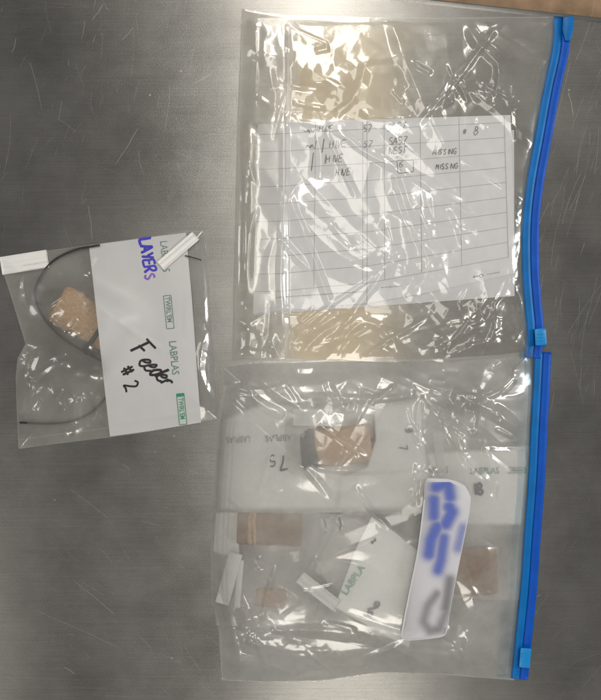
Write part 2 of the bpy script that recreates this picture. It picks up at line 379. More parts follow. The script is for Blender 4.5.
M = {}
M['steel'] = steel_mat()
M['scratch'] = plain('scratched_steel', (.42, .415, .40), .42, .1, 200, metallic=1)
M['smear'] = plain('dull_smear', (.24, .235, .23), .33, .2, 200, metallic=1)
M['floor'] = plain('brown_floor', (.36, .23, .13), .5, .35, 22, bump=.1)
M['film'] = film('clear_film', .125, (.99, .985, .97), bump=.12, bscale=55, rough=.08, hazecol=(.86, .855, .83))
M['film_old'] = film('milky_film', .37, (.985, .98, .97), bump=.12, bscale=55, rough=.10, hazecol=(.86, .86, .845))
M['film_small'] = film('sample_bag_film', .2, (.98, .98, .975), bump=.12, bscale=55, rough=.07)
M['film_inner'] = film('inner_bag_film', .42, (.985, .98, .97), bump=.12, bscale=60, gl=2.2, rough=.12, hazecol=(.86, .855, .83))
M['film_blue'] = film('blue_tinted_film', .05, (.80, .90, .97), bump=.3, bscale=90, rough=.1)
M['seam'] = film('sealed_edge_film', .25, (.97, .97, .96), bump=.2)
M['panel'] = plain('white_write_on_panel', (.56, .565, .57), .45, .025, 60)
M['panel_in'] = fader(plain('frosted_write_on_panel', (.72, .73, .72), .5, .06, 60, transl=.12))
M['panel_tilted'] = fader(plain('milky_write_on_panel', (.80, .81, .80), .5, .04, 60, transl=.04))
M['panel_deep'] = fader(plain('hazed_write_on_panel', (.66, .66, .65), .5, .05, 60, transl=.45))
M['tab_in'] = plain('hazed_wire_tab', (.76, .77, .76), .45, .05, 80, transl=.15)
M['tab'] = plain('white_wire_tab', (.82, .82, .80), .4, .03, 80)
M['paper'] = plain('form_paper', (.76, .77, .81), .75, .03, 120)
M['paper2'] = plain('form_paper_back', (.68, .69, .73), .75, .03, 120)
M['tan'] = fader(plain('translucent_tan', (.86, .73, .51), .6, .06, 40, transl=.2))
M['ink_line'] = plain('grey_print', (.42, .42, .45), .7, .1)
M['ink_pen'] = plain('ballpoint_ink', (.11, .11, .13), .6, .1)
M['ink_black'] = plain('black_marker', (.012, .012, .015), .5, .1)
M['ink_grey'] = plain('grey_marker', (.05, .05, .06), .5, .2)
M['ink_blue'] = plain('blue_marker', (.05, .04, .50), .5, .15)
M['ink_violet'] = plain('violet_marker', (.22, .10, .55), .5, .15)
M['green'] = plain('green_print', (.03, .25, .14), .5, .1)
M['green_grey'] = plain('worn_green_print', (.13, .22, .18), .5, .2)
M['blue_track'] = plain('deep_blue_plastic', (.001, .085, .50), .42, .1, 90, spec=.25)
M['blue_flange'] = plain('blue_plastic', (.001, .15, .48), .4, .12, 60, spec=.25)
M['blue_slider'] = plain('bright_blue_plastic', (.008, .27, .68), .35, .06, 60)
M['black'] = plain('black_nylon', (.025, .026, .028), .35, .1)
M['cork'] = plain('tan_cork', (.47, .315, .185), .75, .2, 420, bump=.7)
M['cork_dark'] = plain('brown_block', (.23, .155, .10), .75, .25, 200, bump=.5)
M['tan_block'] = plain('tan_wood', (.33, .225, .145), .75, .2, 260, bump=.5)
M['charred'] = plain('charred_end', (.035, .034, .034), .8, .3, 500, bump=.8)
M['sticker'] = plain('sticker_paper', (.64, .64, .68), .4, .02, 60)
M['sticker_edge'] = plain('sticker_rim', (.66, .66, .69), .4, .02, 60)

# ================================================================== setting
def counter():
    mb = MB()
    # top edge of the counter runs (430,4)->(601,22): a rolled rim, floor far below beyond it
    d = np.array([171., 18.5]); d /= np.hypot(*d); nrm = np.array([d[1], -d[0]])   # outward (up in the photo)
    e0 = np.array([430., 4.6])
    along = np.array([-1500., 1500.]); rows = []
    prof = [(-2200, 0), (-6, 0), (0, 0), (1.6, .9), (3.6, 1.0), (5.2, .2), (6.4, -1.6), (6.6, -5), (6.6, -30)]
    for (o, z) in prof:
        for a in along:
            q = e0+d*a+nrm*o
            rows.append(P(q[0], q[1], 0)+np.array([0, 0, z/1000]))
    f = [[2*i, 2*i+1, 2*i+3, 2*i+2] for i in range(len(prof)-1)]
    mb.add(rows, f, 0)
    rg = random.Random(21); Z = lambda x, y: np.zeros_like(np.asarray(x, float))
    def scr(x, y, a, l, wd, bend=0.):
        c, s_ = math.cos(math.radians(a)), math.sin(math.radians(a))
        pts = [(x+c*l*t-s_*bend*l*t*(1-t), y+s_*l*t+c*bend*l*t*(1-t)) for t in np.linspace(0, 1, 7)]
        ribbon(mb, pts, wd*.62, Z, .03+rg.random()*.02, 1, True, 2.5)
    for k in range(85):      # upper left: steep strokes
        scr(rg.uniform(-40, 240), rg.uniform(-30, 250), rg.gauss(-72, 16), 4+rg.expovariate(1/12), rg.choice([.18, .22, .3, .45]), rg.uniform(-.2, .2))
    for k in range(40):
        scr(rg.uniform(-40, 240), rg.uniform(-30, 250), rg.gauss(80, 22), 6+rg.expovariate(1/16), rg.choice([.15, .2, .3]), rg.uniform(-.2, .2))
    for k in range(50):       # lower left: strokes falling to the right
        scr(rg.uniform(-30, 215), rg.uniform(440, 710), rg.gauss(35, 14), 4+rg.expovariate(1/13), rg.choice([.15, .2, .3, .4]), rg.uniform(-.15, .15))
    for k in range(120):      # right: steep long strokes
        scr(rg.uniform(530, 640), rg.uniform(20, 420), rg.gauss(-76, 12), 6+rg.expovariate(1/22), rg.choice([.15, .2, .25, .35]), rg.uniform(-.15, .15))
    for k in range(40):
        scr(rg.uniform(530, 640), rg.uniform(400, 700), rg.gauss(-40, 30), 4+rg.expovariate(1/12), rg.choice([.15, .2, .3]))
    for k in range(40):
        scr(rg.uniform(160, 250), rg.uniform(60, 240), rg.gauss(-30, 40), 5+rg.expovariate(1/12), rg.choice([.2, .3]))
    for k in range(60):       # hairlines of the brushing
        scr(rg.uniform(-20, 560), rg.choice([rg.uniform(-5, 12), rg.uniform(676, 705), rg.uniform(440, 700)]), rg.gauss(3, 2), 15+rg.expovariate(1/40), .14)
    # long marks read off the photo
    for (a, b, wd) in (((73, 580), (115, 615), .5), ((70, 489), (108, 518), .5), ((35, 610), (120, 648), .35), ((100, 549), (112, 562), .5),
                       ((64, 667), (75, 674), .6), ((12, 53), (16, 38), .6), ((30, 62), (42, 110), .35), ((92, 20), (103, 4), .5), ((122, 40), (133, 27), .5),
                       ((189, 470), (199, 474), .6), ((122, 464), (130, 470), .6), ((140, 521), (160, 526), .4), ((568, 92), (573, 115), .7), ((92, 240), (88, 205), .5),
                       ((193, 84), (212, 73), .5), ((533, 598), (541, 594), .7), ((115, 165), (138, 128), .4), ((165, 130), (170, 85), .3)):
        ribbon(mb, [a, ((a[0]+b[0])/2+1, (a[1]+b[1])/2), b], wd*.8, Z, .05, 1, True, 2)
    for (x, y) in ((174, 436), (172, 658), (150, 95), (155, 452), (569, 90), (181, 71), (55, 500)):
        slabpts = [(x+1.0*math.cos(t), y+.9*math.sin(t)) for t in np.linspace(0, 6.28, 9)[:-1]]
        mb.add(P(np.array(slabpts)[:, 0], np.array(slabpts)[:, 1], .06), [list(range(8))], 1)
    mb.build('counter', [M['steel'], M['scratch'], M['smear']], None, False)['kind'] = 'structure'
    o = MB(); o.add([(-6, -6, -.85), (6, -6, -.85), (6, 6, -.85), (-6, 6, -.85)], [[0, 1, 2, 3]])
    o.build('floor', M['floor'])['kind'] = 'structure'
counter()

# ================================================================== zip strips
def zip_strip(parent, path, wl, wr, zl, zr, fw):
    """path: centre line between pale flange (left) and deep track (right), (px,py)"""
    p = resample(smooth(path, 8), 120)
    t = np.gradient(p, axis=0); t /= np.hypot(t[:, 0], t[:, 1])[:, None]; nr = np.stack([t[:, 1]*-1, t[:, 0]], -1)
    if nr[0, 0] < 0: nr = -nr        # towards the right
    def prof(pr, mat, name, par):
        mb = MB(); n = len(pr); rows = []
        for (o, z) in pr:
            q = p+nr*o; zz = z+.25*vnoise(q[:, 1], o, 14, 3)
            rows.append(P(q[:, 0], q[:, 1], zz))
        V = np.stack(rows, 1).reshape(-1, 3); m = len(p)
        f = [[i*n+j, i*n+(j+1) % n, (i+1)*n+(j+1) % n, (i+1)*n+j] for i in range(m-1) for j in range(n)]
        f += [list(range(n)), [(m-1)*n+j for j in range(n)][::-1]]
        mb.add(V, f); return mb.build(name, mat, par)
    z = prof([(-wl, zl-.6), (-wl, zl), (-wl*.8, zl+.15), (-wl*.62, zl+.4), (-wl*.5, zl+.4), (-wl*.35, zl+.2), (-.3, zl+.3), (-.3, zl-.6)], M['blue_flange'], 'zip_strip', parent)
    prof([(0, .6), (0, zr*.85), (wr*.12, zr), (wr*.45, zr+.12), (wr*.7, zr+.05), (wr*.88, zr-.2), (wr, zr*.7), (wr, .6)], M['blue_track'], 'zip_track', z)
    mb = MB(); ribbon(mb, p-nr*(wl+fw/2-.5+1.5*vnoise(p[:, 1], p[:, 0], 30, 8)[:, None]), fw, lambda x, y: np.full_like(x, zl+.15), 0, 0, False, 3); mb.build('zip_flange', M['film_blue'], parent)
    return z
def slider(parent, cx, cy, wx, hy, a, z0, z1):
    mb = MB(); slab(mb, rrect(cx-wx/2, cy-hy/2, cx+wx/2, cy+hy/2, 1.6, a), z0, z1, .8)
    for k in (-1, 0, 1):
        y = cy+k*hy*.18
        slab(mb, rrect(cx-wx*.32, y-.7, cx+wx*.32, y+.7, .5, a), z1-.1, z1+.45, .2)
    return mb.build('zip_slider', M['blue_slider'], parent)

# ================================================================== upper zip bag
UB_top = [(242, 8), (262, 12.5), (290, 16), (330, 17), (430, 18.5), (500, 17.5), (556, 17)]
UB_bot = [(232, 359.5), (280, 361), (330, 363), (400, 366), (450, 366), (490, 361), (534, 354)]
UB_left = [(242, 8), (240, 60), (237.5, 115), (235.5, 200), (233, 290), (232, 359.5)]
UB_path = [(562.5, 17), (560.5, 50), (552, 90), (543, 140), (535, 185), (531, 225), (531, 270), (533.5, 305), (535.5, 330), (533, 358)]
UB_right = [(x-8, y) for x, y in UB_path]; UB_right[0] = (556, 17); UB_right[-1] = (534, 354)
UB_out = UB_top+UB_right[1:]+UB_bot[::-1][1:]+UB_left[::-1][1:-1]
PAPER_Z = 1.6
def H_up(px, py):
    d, _ = pdist(px, py, UB_out, True)
    e = 1-np.exp(-d/9)
    z = 3.2+1.6*blob(px, py, 400, 200, 110, 120, 0, 3)+2.6*blob(px, py, 400, 330, 110, 22)+1.5*blob(px, py, 360, 70, 90, 40)
    # left gusset fold
    z += 1.7*sstep(290, 284, px)*sstep(238, 246, px)
    # broad undulation
    z += 1.8*vnoise(px, py, 60, 3)+.35*vnoise(px+py*.6, py-px*.4, 24, 8)+streaks(px, py, (250, 25, 520, 350), 22, 38, 30, 95, 52, 7, 15)*.8
    # crumpled patches
    c1 = blob(px, py, 355, 85, 70, 34, 10, 3); c2 = blob(px, py, 455, 95, 28, 30); c3 = blob(px, py, 480, 330, 60, 36, -20, 3)
    c4 = blob(px, py, 380, 340, 150, 26, 0, 4); c5 = blob(px, py, 410, 250, 34, 60); c6 = blob(px, py, 258, 25, 24, 16); c7 = blob(px, py, 522, 280, 10, 80, 0, 4)
    c8 = blob(px, py, 285, 110, 40, 22)
    z += lowpoly(px, py, 19, 4)*(1.7*c1+2.8*c2+2.4*c3+2.4*c5+1.6*c8)+lowpoly(px, py, 10, 9)*(.2*c1+.6*c2+.9*c3+.15*c4+.3*c5+1.4*c6+1.0*c7+.4*c8)
    z += lowpoly(px*.45, py, 19, 31)*(2.2*c4)
    z += lowpoly(px*.6+py*.45, py*.75-px*.4, 24, 17)*1.3+lowpoly(px*.5+py*.3, py*.8-px*.25, 16, 19)*.35+crease(px, py, [(258, 160), (290, 205), (340, 256), (395, 274)], 2.6, 26, 'raw')+crease(px, py, [(425, 190), (432, 235), (424, 280)], 2.4, 22, 'raw')
    C = lambda pts, h, w_, k='sharp': crease(px, py, pts, h, w_, k)
    z = z+C([(335, 128), (350, 140), (369, 154), (405, 172), (440, 190), (497, 223)], 2.8, 6)
    z = z+C([(286, 190), (296, 215), (310, 250), (331, 306)], 2.4, 6)+C([(284, 124), (284, 200), (281, 260), (283, 345)], 2.4, 5)
    z = z+C([(247, 120), (249, 180), (247, 240), (243, 300)], 3.0, 7, 'soft')+C([(240, 118), (262, 122), (283, 121), (330, 126)], 2.6, 5)
    z = z+C([(290, 196), (320, 218), (350, 243), (388, 268)], 3.0, 14, 'soft')
    z = z+C([(466, 22), (477, 42), (492, 56), (499, 66), (498, 82), (492, 102)], 4.2, 8)
    z = z+C([(497, 66), (505, 92), (512, 112)], .7, 4, 'raw')
    z = z+C([(418, 205), (430, 240), (428, 275), (405, 297)], 3.4, 8)+C([(395, 190), (412, 226), (420, 262)], 2.0, 7, 'soft')
    z = z+C([(450, 205), (458, 222), (466, 248)], 2.2, 6)
    z = z+C([(515, 275), (500, 300), (484, 322), (455, 338), (420, 352)], 3.0, 6)+C([(330, 358), (350, 332), (368, 322), (390, 336), (400, 355)], 2.8, 6)
    z = z+C([(300, 355), (325, 330), (365, 312)], 2.4, 6)+C([(270, 338), (276, 350), (281, 360)], 3.0, 7)
    z = z+C([(495, 300), (497, 320), (489, 345)], 2.2, 5)+C([(518, 205), (524, 240), (522, 300), (524, 340)], 2.0, 5)
    z = z+C([(255, 22), (256, 70), (255, 108)], 1.0, 3)+C([(256, 96), (272, 106), (288, 113)], 1.8, 5)+C([(288, 16), (289, 60), (288, 118)], .5, 3, 'raw')
    z = z+C([(398, 120), (430, 140), (470, 150)], 1.2, 10, 'soft')
    z = z+streaks(px, py, (290, 30, 430, 120), 14, 10, 30, 36, 1)+streaks(px, py, (440, 60, 520, 130), 14, 70, 40, 20, 2)
    z = z+streaks(px, py, (285, 125, 500, 290), 20, 40, 22, 42, 3)+streaks(px, py, (240, 310, 520, 358), 30, -28, 26, 44, 4)
    z = z+streaks(px, py, (240, 20, 285, 350), 16, 88, 14, 40, 5)+streaks(px, py, (510, 190, 528, 350), 18, 80, 25, 16, 6, 1.2, 2.6)+streaks(px, py, (450, 290, 525, 355), 24, -50, 30, 20, 7, 1.2, 3)
    return np.maximum(PAPER_Z+.7*e, .5+e*z)
ub = thing('zip_bag', 390, 190, 'clear zip bag holding the folded handwritten form, blue zip on its right', 'zip bag', 'clear zip bags with blue zips')
mb = MB(); sheet(mb, (UB_top, UB_bot, UB_left, UB_right), 340, 380, H_up)
sheet(mb, (UB_top, UB_bot, UB_left, UB_right), 12, 14, lambda x, y: np.full_like(x, .35))
mb.build('film', M['film'], ub)
mb = MB()
for pts in (UB_top, UB_bot, UB_left):
    ribbon(mb, pts, 1.1, lambda x, y: np.full_like(x, .75), .05, 0, False, 2)
# folded left gusset: a doubled strip of film
mb.build('side_seam', M['film_old'], ub)
mb = MB(); sheet(mb, quad((243, 18), (288, 18), (284, 358), (234, 358)), 24, 90, lambda x, y: np.maximum(H_up(x, y)*.55, PAPER_Z+.3))
mb.build('gusset', M['film'], ub)
zs = zip_strip(ub, UB_path, 9, 8.5, 1.6, 2.4, 6)
mb = MB(); slab(mb, [(563, 16.6), (574, 16.2), (573.5, 30), (570.5, 41), (565, 41), (562, 30)], .7, 4.0, .6); mb.build('zip_end', M['blue_flange'], ub)
slider(ub, 540.5, 337, 11.5, 17, -4, 1.0, 6.2)

# ---- translucent tan patch behind the form, fading at the top and sides
tn = thing('tan_patch', 345, 190, 'pale tan translucent patch behind the form, showing above and below it', 'tan sheet')
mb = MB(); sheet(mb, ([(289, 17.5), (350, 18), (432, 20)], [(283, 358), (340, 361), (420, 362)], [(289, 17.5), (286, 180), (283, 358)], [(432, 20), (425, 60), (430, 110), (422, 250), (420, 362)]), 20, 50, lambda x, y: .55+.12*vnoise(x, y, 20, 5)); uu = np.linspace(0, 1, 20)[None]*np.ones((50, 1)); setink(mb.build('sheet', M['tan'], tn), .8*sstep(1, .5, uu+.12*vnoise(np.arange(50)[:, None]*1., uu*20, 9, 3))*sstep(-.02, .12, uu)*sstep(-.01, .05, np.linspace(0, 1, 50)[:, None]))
# ---- the folded form
form = thing('paper_form', 400, 215, 'folded white form with ruled table and pen handwriting, lying in the upper zip bag', 'paper')
def Hp(px, py): return PAPER_Z-.35+1.0*vnoise(px, py, 60, 41)*sstep(240, 300, px)+.0*px
def Hpb(px, py): return .75+.0*px
mb = MB(); sheet(mb, quad((256, 150), (514, 130), (514.5, 296), (254, 315)), 30, 20, Hpb); mb.build('back_leaf', M['paper2'], form)
mb = MB(); sheet(mb, ([(258, 124), (320, 121), (510.5, 115)], [(253, 313.5), (330, 306), (366, 303.5), (426, 293), (515.5, 273)], [(258, 124), (253, 313.5)], [(510.5, 115), (515.5, 273)]), 60, 50, Hp)
fl = mb.build('front_leaf', M['paper'], form)
mb = MB()
def RP(u, v):   # right panel coords
    a = np.array((367, 121)); b = np.array((510.5, 115)); c = np.array((515.5, 274)); d = np.array((367, 304))
    return tuple((1-v)*((1-u)*a+u*b)+v*((1-u)*d+u*c))
def LP(u, v):
    a = np.array((284, 123)); b = np.array((367, 121)); c = np.array((367, 304)); d = np.array((281, 310))
    return tuple((1-v)*((1-u)*a+u*b)+v*((1-u)*d+u*c))
lw = .55
rows = [.045+.0935*k for k in range(10)]
for v in rows:
    ribbon(mb, [(259-v*5, LP(0, v+.016)[1]), LP(.0, v+.012), LP(.5, v+.004), RP(0, v), RP(.5, v), RP(.955, v)], lw, Hp, .12, 0, False, 3)
for u, n in ((.37, 9), (.64, 9), (.955, 9)): ribbon(mb, [RP(u, .005), RP(u, rows[-1])], lw*1.2, Hp, .13, 0, False, 3)
for u in (.12, .95): ribbon(mb, [RP(u-.0, .005), RP(u, rows[-1])] if u < .5 else [LP(u, .0), LP(u, rows[-1])], lw, Hp, .13, 0, False, 3)
ribbon(mb, [LP(.38, .0), LP(.38, rows[-1])], lw, Hp, .13, 0, False, 3)
ribbon(mb, [(367, 121), (367.3, 210), (367, 304)], .7, Hp, .15, 0, False, 3)
ribbon(mb, [(366, 303), (369, 306), (372, 306.5), (392, 308.5)], 1.0, Hp, .1, 0, True)
mb.build('table_ruling', M['ink_line'], fl)
mb = MB(); a = -4.5
def W(t, x, y, s, wd=.75, ang=a, seed=1, gap=1.2): hand(mb, t, x, y, ang, s, wd*.9, Hp, .2, gap, .55, seed, .22)
W('~mw~HIVE', 303, 133.5, 6, seed=2); W('57', 363, 132, 6.5, seed=3); W('SA57', 387, 131, 7, seed=4)
W('mm|', 306, 148.5, 6, seed=5); W('HIVE', 329, 148, 7, seed=6); W('57', 363.5, 147.5, 6.5, seed=7); W('SA57', 388.5, 145, 7, .85, seed=8); W('NEST', 389, 154, 6.5, .85, seed=9)
W('|', 320, 150, 9, 1.0, seed=10); W('|', 308, 168, 12, 1.1, seed=11); W('~', 396, 158, 3, seed=12)
W('|HIVE', 323, 163, 7, seed=13); W('15', 398, 167.5, 5, seed=14); W('~', 400, 171, 3, seed=14)
ribbon(mb, [(397, 160.5), (413.5, 160), (413.5, 171.5), (398, 173.5), (397, 160.5)], .6, Hp, .2)
W('HIVE', 335, 176, 6.5, seed=15)
mb.build('handwriting', M['ink_pen'], fl); mb = MB()
W('#', 463, 134, 5, .9, seed=16); W('8', 473, 135, 8, 1.0, seed=17)
W('MISSING', 433, 155, 5.2, .95, -3, seed=18, gap=1.3); W('MISSING', 435.5, 169.5, 5.2, .95, -3, seed=19, gap=1.25)
mb.build('handwriting', M['ink_pen'], fl); mb = MB()
ribbon(mb, [(472, 277.5), (479, 276)], .9, Hp, .2); ribbon(mb, [(479, 276), (481, 273.8), (483.3, 275.5), (481, 277.8), (479, 276)], .8, Hp, .2); ribbon(mb, [(474, 275.5), (474.6, 279)], .8, Hp, .2)
mb.build('printed_symbol', M['ink_pen'], fl)
rg = random.Random(4)
def tiny(x0, y0, x1, y1, h=1.5):
    x = x0; mb = MB()
    while x < x1:
        l = rg.uniform(.8, 2.6); f = lambda q: y0+(y1-y0)*(q-x0)/(x1-x0)
        ribbon(mb, [(x, f(x)), (min(x+l, x1), f(min(x+l, x1)))], h*rg.uniform(.5, .9), Hp, .17, 0, False, .5); x += l+rg.uniform(.35, .8)
    mb.build('small_print', M['ink_line'], fl)
tiny(276, 297.5, 365, 291.5, 1.6); tiny(381, 287.5, 402, 286.0, 1.8); tiny(487, 274.5, 500, 272, 1.2)

# ================================================================== lower zip bag
LB_top = [(222, 366), (260, 362), (330, 360), (420, 360), (500, 355), (530, 351)]
LB_bot = [(222, 680), (265, 682), (320, 681), (380, 672.5), (440, 674), (514, 680)]
LB_left = [(222, 366), (224, 385), (219, 420), (215, 480), (211, 545), (212, 600), (219, 628), (222, 680)]
LB_path = [(543, 352), (541.5, 385), (539, 430), (536.5, 480), (532, 540), (528.5, 590), (524, 635), (519.5, 679)]
LB_right = [(x-9, y) for x, y in LB_path]; LB_right[0] = (530, 351); LB_right[-1] = (514, 680)
LB_out = LB_top+LB_right[1:]+LB_bot[::-1][1:]+LB_left[::-1][1:-1]
def base_l(px, py):
    d, _ = pdist(px, py, LB_out, True)
    e = 1-np.exp(-(d/17)**1.3)
    z = 14.5+8*blob(px, py, 338, 445, 52, 34, 0, 3)+2.5*blob(px, py, 270, 470, 60, 60, 0, 3)+3*blob(px, py, 385, 590, 70, 75, 0, 3)+2.5*blob(px, py, 245, 570, 40, 70, 0, 3)
    z = z-6*sstep(620, 680, py)-5.5*sstep(480, 525, px)-5*sstep(402, 368, py)
    return z, e
def H_lo(px, py):
    z, e = base_l(px, py); z0 = z
    cm = 1-.6*blob(px, py, 345, 545, 105, 75, 0, 4)
    z = z+1.6*vnoise(px, py, 60, 13)+.3*vnoise(px, py, 22, 18)+.8*streaks(px, py, (225, 375, 510, 670), 30, 30, 45, 90, 43, 7, 15)+.9*lowpoly(px*.6+py*.4, py*.7-px*.3, 24, 27)*(1-.8*blob(px, py, 375, 580, 60, 60, 0, 3))
    c1 = blob(px, py, 380, 385, 150, 26, 0, 4); c2 = blob(px, py, 440, 425, 40, 36); c3 = blob(px, py, 470, 610, 45, 60); c4 = blob(px, py, 510, 362, 30, 14); c5 = blob(px, py, 240, 640, 34, 36)
    z = z+lowpoly(px*.6, py, 17, 51)*(1.8*c1)+lowpoly(px, py, 20, 54)*(2.6*c2+2.4*c3+1.4*c5)+lowpoly(px, py, 9, 59)*(1.6*c4+.3*c2+.3*c3)+1.0*lowpoly(px*.7+py*.3, py*.6-px*.4, 30, 67)*(1-.8*blob(px, py, 375, 580, 60, 60, 0, 3))
    C = lambda pts, h, w_, k='sharp': crease(px, py, pts, h, w_, k)
    z = z+C([(421, 398), (417, 420), (425, 450), (438, 478)], 2.2, 5)+C([(476, 385), (480, 420), (470, 435), (448, 424)], 2.2, 5)+C([(443, 420), (466, 460), (496, 488)], 2.6, 6)
    z = z+C([(482, 436), (489, 460), (496, 488)], 1.8, 4)+C([(452, 392), (490, 410), (528, 435)], 4.0, 9, 'steep')
    z = z+C([(300, 462), (318, 482), (333, 502)], 2.2, 5)+C([(270, 455), (264, 475), (258, 496)], 1.8, 4)+C([(305, 466), (350, 471), (420, 469)], 1.6, 4)
    z = z+C([(245, 390), (262, 405), (285, 415)], 2.2, 6)+C([(248, 634), (270, 632), (310, 630), (350, 636)], 2.8, 7)+C([(246, 640), (262, 648)], 2.0, 4)+C([(240, 630), (246, 620), (243, 608)], 2.0, 5)
    z = z+C([(462, 680), (467, 660), (468, 641), (476, 660), (479, 680)], 3.6, 7)+C([(499, 672), (505, 678), (513, 681)], 2.0, 5)
    z = z+C([(224, 560), (228, 610), (238, 660)], 1.8, 5)+C([(405, 545), (436, 540)], 1.2, 4)+C([(230, 640), (300, 655), (380, 650), (450, 660)], 1.6, 9, 'soft')
    z = z+C([(235, 372), (300, 385), (380, 372), (420, 380)], 2.4, 8, 'soft')+C([(300, 395), (360, 399), (418, 397)], 1.8, 5)
    z = z-(1-cm)*(z-z0)
    z = z+streaks(px, py, (235, 366, 520, 410), 40, 5, 28, 40, 11)+streaks(px, py, (410, 390, 525, 490), 26, 50, 35, 26, 12)+streaks(px, py, (225, 440, 420, 512), 9, 40, 50, 30, 13)
    z = z+streaks(px, py, (225, 525, 320, 670), 9, 70, 50, 26, 14)+streaks(px, py, (450, 590, 515, 676), 24, 65, 35, 22, 15)+streaks(px, py, (230, 625, 450, 676), 22, 5, 18, 44, 16)+streaks(px, py, (490, 352, 530, 372), 14, 20, 50, 12, 17, 1.2, 2.4)
    return .6+e*(z+1.6)
lb = thing('zip_bag', 375, 520, 'hazy zip bag stuffed with small sample bags, a white blue-inked sticker on it', 'zip bag', 'clear zip bags with blue zips')
mb = MB(); sheet(mb, (LB_top, LB_bot, LB_left, LB_right), 340, 360, H_lo)
sheet(mb, (LB_top, LB_bot, LB_left, LB_right), 12, 14, lambda x, y: np.full_like(x, .3))
mb.build('film', M['film_old'], lb)
mb = MB()
for pts in (LB_top, LB_bot, LB_left): ribbon(mb, pts, 1.2, lambda x, y: np.full_like(x, .7), .1, 0, False, 2)
mb.build('side_seam', M['seam'], lb)
mb = MB()     # the doubled-over left side, several layers of film
for o, wd in ((2, 2.0), (6, 3.0), (11, 2.2), (15.5, 1.6)):
    ribbon(mb, smooth([(x+o+2*vnoise(x*1., y*1., 30, int(o)), y) for x, y in LB_left[1:]], 5), wd, lambda x, y: H_lo(x, y)-.5, 0, 0, True, 2)
mb.build('folded_edge', M['seam'], lb)
zip_strip(lb, LB_path, 8.5, 8.5, 1.8, 2.6, 15)
slider(lb, 525, 658, 11, 20, 5, 1.0, 6.4)

# ================================================================== sample bags
GRP = 'small sample bags with white write-on panels'
def folded_tab(mb, a, b, wd, H, thick=1.1, folds=2):
    """flat white tie tab with long folds: centre line a->b, width wd (px)"""
    a = np.array(a, float); b = np.array(b, float); d = (b-a)/np.hypot(*(b-a)); n = np.array([-d[1], d[0]])
    L = np.hypot(*(b-a)); us = np.linspace(-.5, .5, 25); ts = np.linspace(0, 1, 24)
    gx = a[0]+d[0]*L*ts[:, None]+n[0]*wd*us[None]; gy = a[1]+d[1]*L*ts[:, None]+n[1]*wd*us[None]
    z = H(gx, gy)+thick*(.35+.65*np.abs(np.cos(us*math.pi*folds))[None]**.5)+.5*vnoise(gx, gy, 16, 7)+.25*vnoise(gx, gy, 9, 2)
    ny, nx = gx.shape; top = P(gx, gy, z); bot = P(gx, gy, H(gx, gy)+.1)
    V = np.concatenate([top.reshape(-1, 3), bot.reshape(-1, 3)]); F = gridfaces(ny, nx); o = ny*nx
    F += [[o+i for i in f[::-1]] for f in F[:]]
    per = [i for i in range(nx)]+[nx-1+nx*j for j in range(1, ny)]+[nx*(ny-1)+i for i in range(nx-2, -1, -1)]+[nx*j for j in range(ny-2, 0, -1)]
    F += [[per[k], o+per[k], o+per[(k+1) % len(per)], per[(k+1) % len(per)]] for k in range(len(per))]
    mb.add(V, F)

# ---- the bag lying alone at the left
SB_top = [(0, 258), (40, 252), (90, 245), (150, 237), (186, 231), (203, 231)]
SB_bot = [(19, 448.5), (60, 443), (110, 437), (160, 430), (218, 418.5)]
SB_left = [(0, 258), (4, 274), (10, 292), (26, 344), (18, 358), (16, 378), (17, 405), (18, 432), (19, 448.5)]
SB_right = [(203, 231), (206, 250), (208, 280), (211, 320), (214, 360), (218.5, 405), (218, 418.5)]
SB_out = SB_top+SB_right[1:]+SB_bot[::-1][1:]+SB_left[::-1][1:-1]
def H_sb(px, py):
    d, _ = pdist(px, py, SB_out, True); e = 1-np.exp(-(d/15)**1.2)
    z = 4.5+15*blob(px, py, 84, 322, 44, 36, 28, 4)+3*blob(px, py, 150, 330, 60, 80, 0, 4)+1.5*vnoise(px, py, 40, 71)
    wr = 1-sstep(84, 92, px-(py-245)*.11)*sstep(205, 195, px-(py-235)*.08+12)     # calmer under the panel
    z = z+wr*(.5*vnoise(px, py, 24, 73)+.8*streaks(px, py, (15, 270, 100, 430), 10, -40, 40, 60, 45, 5, 10)+1.3*lowpoly(px, py, 26, 75)+.3*lowpoly(px, py, 10, 77))+.8*vnoise(px, py, 28, 79)
    C = lambda pts, h, w_, k='sharp': crease(px, py, pts, h, w_, k)
    z = z+C([(28, 381), (45, 369), (66, 353)], 3.4, 6, 'steep')+C([(30, 380), (30, 395), (26, 408), (21, 424)], 2.8, 5, 'steep')+C([(24, 362), (29, 375), (32, 381)], 2.0, 5)
    z = z+C([(80, 256), (88, 258), (95, 262)], 2.0, 6, 'steep')+C([(30, 350), (24, 356)], 2.0, 5)+C([(68, 330), (78, 318)], 1.6, 4)+C([(75, 400), (85, 395)], 1.4, 5)
    z = z+C([(107, 425), (150, 419), (200, 411)], .7, 4)+C([(92, 300), (130, 330), (165, 352)], .5, 6)+C([(185, 245), (188, 300), (186, 340)], .5, 5)+C([(198, 232), (204, 262), (205, 300), (206, 330)], 1.8, 5)+C([(206, 330), (200, 370), (212, 400)], 1.8, 6)
    z = z+wr*(streaks(px, py, (25, 350, 100, 430), 16, -40, 25, 22, 21)+streaks(px, py, (10, 265, 88, 330), 12, 20, 40, 20, 22)+streaks(px, py, (200, 240, 214, 410), 12, 80, 20, 20, 23, 1.2, 2.6))
    return .5+e*z
sb = thing('sample_bag', 110, 340, 'sample bag lying alone on bare steel, panel marked Feeder #2', 'sample bag', GRP)
mb = MB(); sheet(mb, (SB_top, SB_bot, SB_left, SB_right), 220, 220, H_sb)
